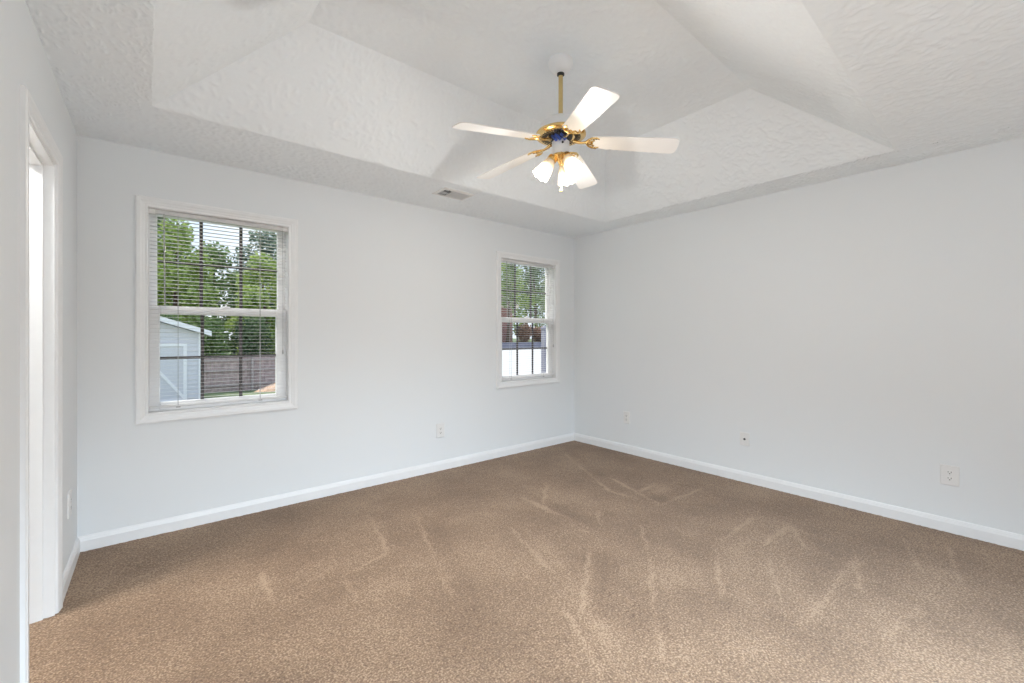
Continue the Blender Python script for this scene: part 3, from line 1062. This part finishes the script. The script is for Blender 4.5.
def fence():
    y = 24.0
    x0, x1 = -6.0, 10.0
    g = gz(0, y)
    r = empty('wooden_fence', ((x0 + x1) / 2, y, g), 'brown board privacy fence across the yard behind the shed', 'fence')
    top = g + 1.62
    m = MB()
    x = x0
    rnd = random.Random(4)
    while x < x1:
        h = top + rnd.uniform(-0.025, 0.02)
        a, b = x, x + 0.138
        dy = rnd.uniform(0, 0.012)
        gb = min(gz(a, y), gz(b, y)) - 0.05
        hb = h + max(0, gz(x, y) - g)
        m.loft([[(a, y + dy, gb), (b, y + dy, gb), (b, y + dy, hb - 0.03), (b - 0.03, y + dy, hb), (a + 0.03, y + dy, hb), (a, y + dy, hb - 0.03)],
                [(a, y + dy + 0.018, gb), (b, y + dy + 0.018, gb), (b, y + dy + 0.018, hb - 0.03), (b - 0.03, y + dy + 0.018, hb), (a + 0.03, y + dy + 0.018, hb), (a, y + dy + 0.018, hb - 0.03)]], cap=True)
        x += 0.145
    m.build('fence_boards', M['fence'], r)
    for k in range(7):
        xx = x0 + 0.3 + k * 2.4
        if xx > 6.8: break
        m = MB(); m.box(xx - 0.05, xx + 0.05, y - 0.14, y - 0.04, gz(xx, y) - 0.05, top - 0.05)
        m.build('fence_post', M['fence_dark'], r)
    for zz in (g + 0.25, g + 0.95, g + 1.40):
        m = MB(); m.box(x0, 6.6, y - 0.04, y, zz, zz + 0.09)
        m.build('fence_rail', M['fence_dark'], r)
    return r


fence()


def heap():
    cx, cy = 4.75, 22.4
    m = MB()
    rings = []
    for k, (rr, hh) in enumerate(((0.75, 0.0), (0.62, 0.13), (0.42, 0.26), (0.2, 0.34), (0.03, 0.37))):
        rings.append([(cx + rr * 1.25 * math.cos(t) * (1 + 0.18 * math.sin(3 * t + k)), cy + rr * math.sin(t) * (1 + 0.12 * math.cos(4 * t + k)),
                       gz(cx, cy) - 0.02 + hh * (1 + 0.15 * math.sin(5 * t))) for t in [2 * math.pi * q / 20 for q in range(20)]])
    m.loft(rings, cap=True)
    o = m.build('mulch_pile', M['mulch'], smooth=True, origin=(cx, cy, gz(cx, cy)))
    tag(o, 'small tan pile of wood chips on the grass before the fence', 'pile')


heap()


def leaf_cloud(m, blobs, n, size, rnd):
    """n folded leaves scattered in ellipsoid blobs [(centre, (rx, ry, rz))]"""
    tot = sum(b[1][0] * b[1][1] * b[1][2] for b in blobs)
    bm = m.bm
    for c, rr in blobs:
        k = int(n * rr[0] * rr[1] * rr[2] / tot)
        for _ in range(k):
            d = Vector((rnd.gauss(0, 1), rnd.gauss(0, 1), rnd.gauss(0, 1))).normalized()
            q = rnd.random() ** 0.45
            p = Vector((c[0] + d.x * rr[0] * q, c[1] + d.y * rr[1] * q, c[2] + d.z * rr[2] * q))
            u = Vector((rnd.gauss(0, 1), rnd.gauss(0, 1), rnd.gauss(0, 0.6))).normalized()
            v = u.orthogonal().normalized()
            v = Matrix.Rotation(rnd.uniform(0, 6.28), 3, u) @ v
            w = u.cross(v)
            s = size * rnd.uniform(0.6, 1.3)
            a = bm.verts.new(p - u * s * 0.5); b = bm.verts.new(p + u * s * 0.5)
            e = bm.verts.new(p + v * s * 0.32 + w * s * 0.1); f = bm.verts.new(p - v * s * 0.32 + w * s * 0.1)
            bm.faces.new((a, e, b)); bm.faces.new((a, b, f))


def tree(name, x, y, h, cr, label, leafm, seed, n=5000, size=0.22, trunk_r=0.16, crown_low=0.25, group='trees beyond the fence', cat='tree', gap=1.0):
    rnd = random.Random(seed)
    z0 = gz(x, y) - 0.05
    r = empty(name, (x, y, z0), label, cat, group)
    m = MB()
    pts, rad = [], []
    lean = (rnd.uniform(-0.3, 0.3), rnd.uniform(-0.3, 0.3))
    for k in range(7):
        t = k / 6
        pts.append((x + lean[0] * t * h * 0.2 + 0.06 * math.sin(3 * t + seed), y + lean[1] * t * h * 0.2, z0 + h * 0.85 * t))
        rad.append(trunk_r * (1 - 0.85 * t) + 0.012 + (trunk_r * 0.4 if k == 0 else 0))
    m.tube(pts, rad, 10)
    blobs = []
    nb = 11
    for k in range(nb):
        t = crown_low + (0.98 - crown_low) * (k + 0.5) / nb
        i = min(5, int(t * 6 / 0.85 * 0.85)); base = Vector(pts[min(i, 6)])
        base.z = z0 + h * t * 0.8
        wid = cr * (0.55 + 0.6 * math.sin(math.pi * min(1, (t - crown_low) / (1 - crown_low) * 0.85 + 0.12)))
        a = k * 2.4 + rnd.uniform(-0.4, 0.4)
        end = base + Vector((math.cos(a) * wid * 0.62, math.sin(a) * wid * 0.62, h * 0.07))
        m.tube([tuple(base), tuple(base.lerp(end, 0.5) + Vector((0, 0, 0.12))), tuple(end)], [trunk_r * 0.34 * (1.1 - t), trunk_r * 0.2 * (1.1 - t), 0.012], 6)
        blobs.append(((end.x, end.y, end.z), (wid * 0.52, wid * 0.52, h * 0.10 * gap)))
    blobs.append(((pts[-1][0], pts[-1][1], z0 + h * 0.9), (cr * 0.5, cr * 0.5, h * 0.10)))
    m.build('trunk', M['bark'], r, smooth=True)
    f = MB()
    leaf_cloud(f, blobs, int(n * (0.5 if name == 'shade_tree' else 0.75)), size, rnd)
    f.build('foliage', M[leafm], r, recalc=False)
    return r


def shrub(x, y, h, w, label, leafm, seed, n=1100, size=0.12, group='shrubs before the brick house', stemm='bark'):
    rnd = random.Random(seed)
    z0 = gz(x, y) - 0.03
    r = empty('garden_shrub', (x, y, z0), label, 'shrub', group)
    m = MB(); blobs = []
    for k in range(6):
        a = k * 1.05 + rnd.uniform(-0.2, 0.2)
        e = (x + math.cos(a) * w * 0.32, y + math.sin(a) * w * 0.32, z0 + h * rnd.uniform(0.55, 0.85))
        m.tube([(x + 0.03 * math.cos(a), y + 0.03 * math.sin(a), z0), (x + math.cos(a) * w * 0.2, y + math.sin(a) * w * 0.2, z0 + h * 0.35), e], [0.022, 0.015, 0.006], 6)
        blobs.append((e, (w * 0.36, w * 0.36, h * 0.30)))
    blobs.append(((x, y, z0 + h * 0.42), (w * 0.42, w * 0.42, h * 0.38)))
    m.build('stem', M[stemm], r, smooth=True)
    f = MB(); leaf_cloud(f, blobs, n, size, rnd); f.build('foliage', M[leafm], r, recalc=False)
    return r


# trees seen through the window near the doorway
tree('leafy_tree', 1.2, 28.3, 8.8, 1.56, 'bright green leafy tree rising over the fence next to the shed roof', 'leaf_bright', 11, 9000, 0.24, crown_low=0.15)
tree('leafy_tree', 5.35, 28.3, 7.4, 1.56, 'bright yellow-green tree over the fence end farthest from the shed', 'leaf_bright', 13, 8000, 0.24, crown_low=0.12)
tree('shade_tree', 3.3, 33.2, 8.6, 1.95, 'mid-green tree filling the gap between the two bright trees', 'leaf_mid', 12, 12000, 0.26, 0.2, crown_low=0.15)
tree('shade_tree', 8.5, 33.2, 11.0, 1.95, 'tall dark tree behind the yellow-green tree at the fence end', 'leaf_dark', 16, 9000, 0.30, 0.22)
tree('shade_tree', -1.9, 33.2, 11.0, 1.95, 'tall mid-green tree beyond the shed, away from the house', 'leaf_mid', 17, 9000, 0.30, 0.22)
tree('shade_tree', 1.0, 38.6, 12.0, 2.0, 'tall dark tree far behind the bright green tree by the shed', 'leaf_dark', 14, 10000, 0.30, 0.22)
tree('shade_tree', 6.3, 38.6, 11.0, 2.0, 'tall grey-green tree far behind the yellow-green tree', 'leaf_grey', 15, 10000, 0.30, 0.22)
for k, (sx, sy, lm) in enumerate(((0.5, 25.25, 'leaf_dark'), (2.3, 25.25, 'leaf_mid'), (4.1, 25.25, 'leaf_dark'), (5.9, 25.25, 'leaf_mid'), (-1.4, 25.25, 'leaf_mid'))):
    shrub(sx, sy, 3.5, 1.30, ['deep green bush over the fence behind the shed corner', 'mid-green bush over the fence next to the shed',
                              'deep green bush over the middle of the fence', 'mid-green bush over the far fence end',
                              'mid-green bush hidden mostly by the shed'][k], lm, 30 + k, 3400, 0.17, 'bushes just behind the fence')


# seen through the window near the corner: brick house, low block wall, shrubs, post, trees
def brick_house():
    x0, x1, y0, y1 = 15.5, 22.55, 27.0, 33.0
    g = gz(18, 28) - 0.1
    r = empty('brick_house', ((x0 + x1) / 2, (y0 + y1) / 2, g), 'red brick house end standing beyond the concrete drive', 'house')
    m = MB(); m.box(x0, x1, y0, y1, g, g + 3.2)
    w = m.build('brick_wall', M['brick'], r, origin=None)
    m = MB()
    m.box(x0 - 0.35, x1 + 0.35, y0 - 0.35, y1 + 0.35, g + 3.2, g + 3.42)
    m.build('eave_trim', M['house_trim'], r)
    m = MB()
    ym = (y0 + y1) / 2
    m.loft([[(x, y0 - 0.35, g + 3.42), (x, y1 + 0.35, g + 3.42), (x, ym, g + 5.0)] for x in (x0 - 0.3, x1 + 0.3)], cap=True)
    m.build('roof', M['roof'], r)
    for xx in (17.2, 19.9):
        m = MB(); P = lambda a, b, n: Vector((a, y0 - n, b))
        m = MB(P); m.frame(xx, xx + 0.9, g + 1.2, g + 2.5, [(0, 0), (0, 0.04), (0.09, 0.04), (0.09, 0)])
        f = m.build('house_window', M['shed_trim'], r)
        m = MB(P); m.box(xx, xx + 0.9, g + 1.2, g + 2.5, 0.005, 0.02); m.build('window_pane', M['pane_dark'], f)
    return r


brick_house()
m = MB()
bx0, bx1, by = 14.0, 28.0, 24.9
m2 = empty('block_wall', ((bx0 + bx1) / 2, by, gz(20, by)), 'low blue-grey block wall at the far edge of the concrete', 'wall')
k = 0
for row in range(2):
    x = bx0 - (0.2 if row else 0)
    while x < bx1:
        z = gz(20, by) - 0.04 + row * 0.2
        m.box(x + 0.004, x + 0.396, by - 0.1, by + 0.1, z, z + 0.196)
        x += 0.4
m.build('block_courses', M['stone'], m2)
m = MB(); m.box(bx0 - 0.25, bx1 + 0.05, by - 0.13, by + 0.13, gz(20, by) + 0.36, gz(20, by) + 0.43); m.build('cap_stones', M['stone'], m2)

SH = [(19.3, 25.83), (22.7, 25.83), (24.35, 25.83), (26.0, 25.83)]
SL = ['reddish leafy shrub against the brick house wall', 'reddish shrub just past the brick house corner',
      'reddish shrub partly behind the grey post', 'reddish shrub at the far end of the row behind the block wall']
for k, (sx, sy) in enumerate(SH):
    shrub(sx, sy, 1.75, 1.12, SL[k], 'leaf_red', 50 + k, 2600, 0.15)
pr = empty('gate_post', (6.78, 7.0, gz(6.78, 7.0)), 'square blue-grey post standing on the concrete outside the corner window', 'post')
m = MB(); gg = gz(6.78, 7.0)
m.box(6.72, 6.84, 6.94, 7.06, gg, 1.40); m.build('post_shaft', M['stone'], pr)
m = MB(); m.loft([[(6.78 + s * a, 7.0 + s * b, z) for a, b in ((-1, -1), (1, -1), (1, 1), (-1, 1))] for s, z in ((0.075, 1.40), (0.075, 1.425), (0.01, 1.47))], cap=True)
m.build('post_cap', M['stone'], pr)
GR = 'trees beyond the brick house'
tree('leafy_tree', 25.8, 31.4, 8.0, 2.15, 'bright green tree rising behind the reddish shrubs', 'leaf_bright', 21, 4500, 0.24, group=GR, crown_low=0.12)
tree('leafy_tree', 31.7, 31.4, 8.5, 2.15, 'mid-green tree beyond the far end of the block wall', 'leaf_mid', 22, 4500, 0.26, group=GR, crown_low=0.12)
tree('shade_tree', 19.5, 38.0, 11.5, 2.2, 'tall dark tree rising over the brick house roof', 'leaf_dark', 23, 7000, 0.30, 0.24, group=GR)
tree('shade_tree', 29.6, 38.0, 12.0, 2.2, 'tall grey-green tree showing between the bright green and mid-green trees', 'leaf_grey', 24, 5000, 0.30, 0.24, group=GR)
tree('shade_tree', 35.5, 38.0, 12.0, 2.2, 'tall dark tree behind the mid-green tree past the block wall', 'leaf_dark', 25, 5000, 0.30, 0.24, group=GR)
tree('shade_tree', 33.0, 44.0, 12.0, 2.2, 'distant mid-green tree between the tall grey-green and dark trees', 'leaf_mid', 27, 5000, 0.32, 0.24, group=GR)
tree('shade_tree', 39.2, 44.0, 12.0, 2.2, 'distant mid-green tree beyond the tall dark tree past the block wall', 'leaf_mid', 28, 5000, 0.32, 0.24, group=GR)
tree('slender_tree', 21.0, 25.83, 7.5, 0.58, 'slender tree standing before the brick house corner', 'leaf_mid', 26, 1800, 0.2, 0.12, group=GR, crown_low=0.45)
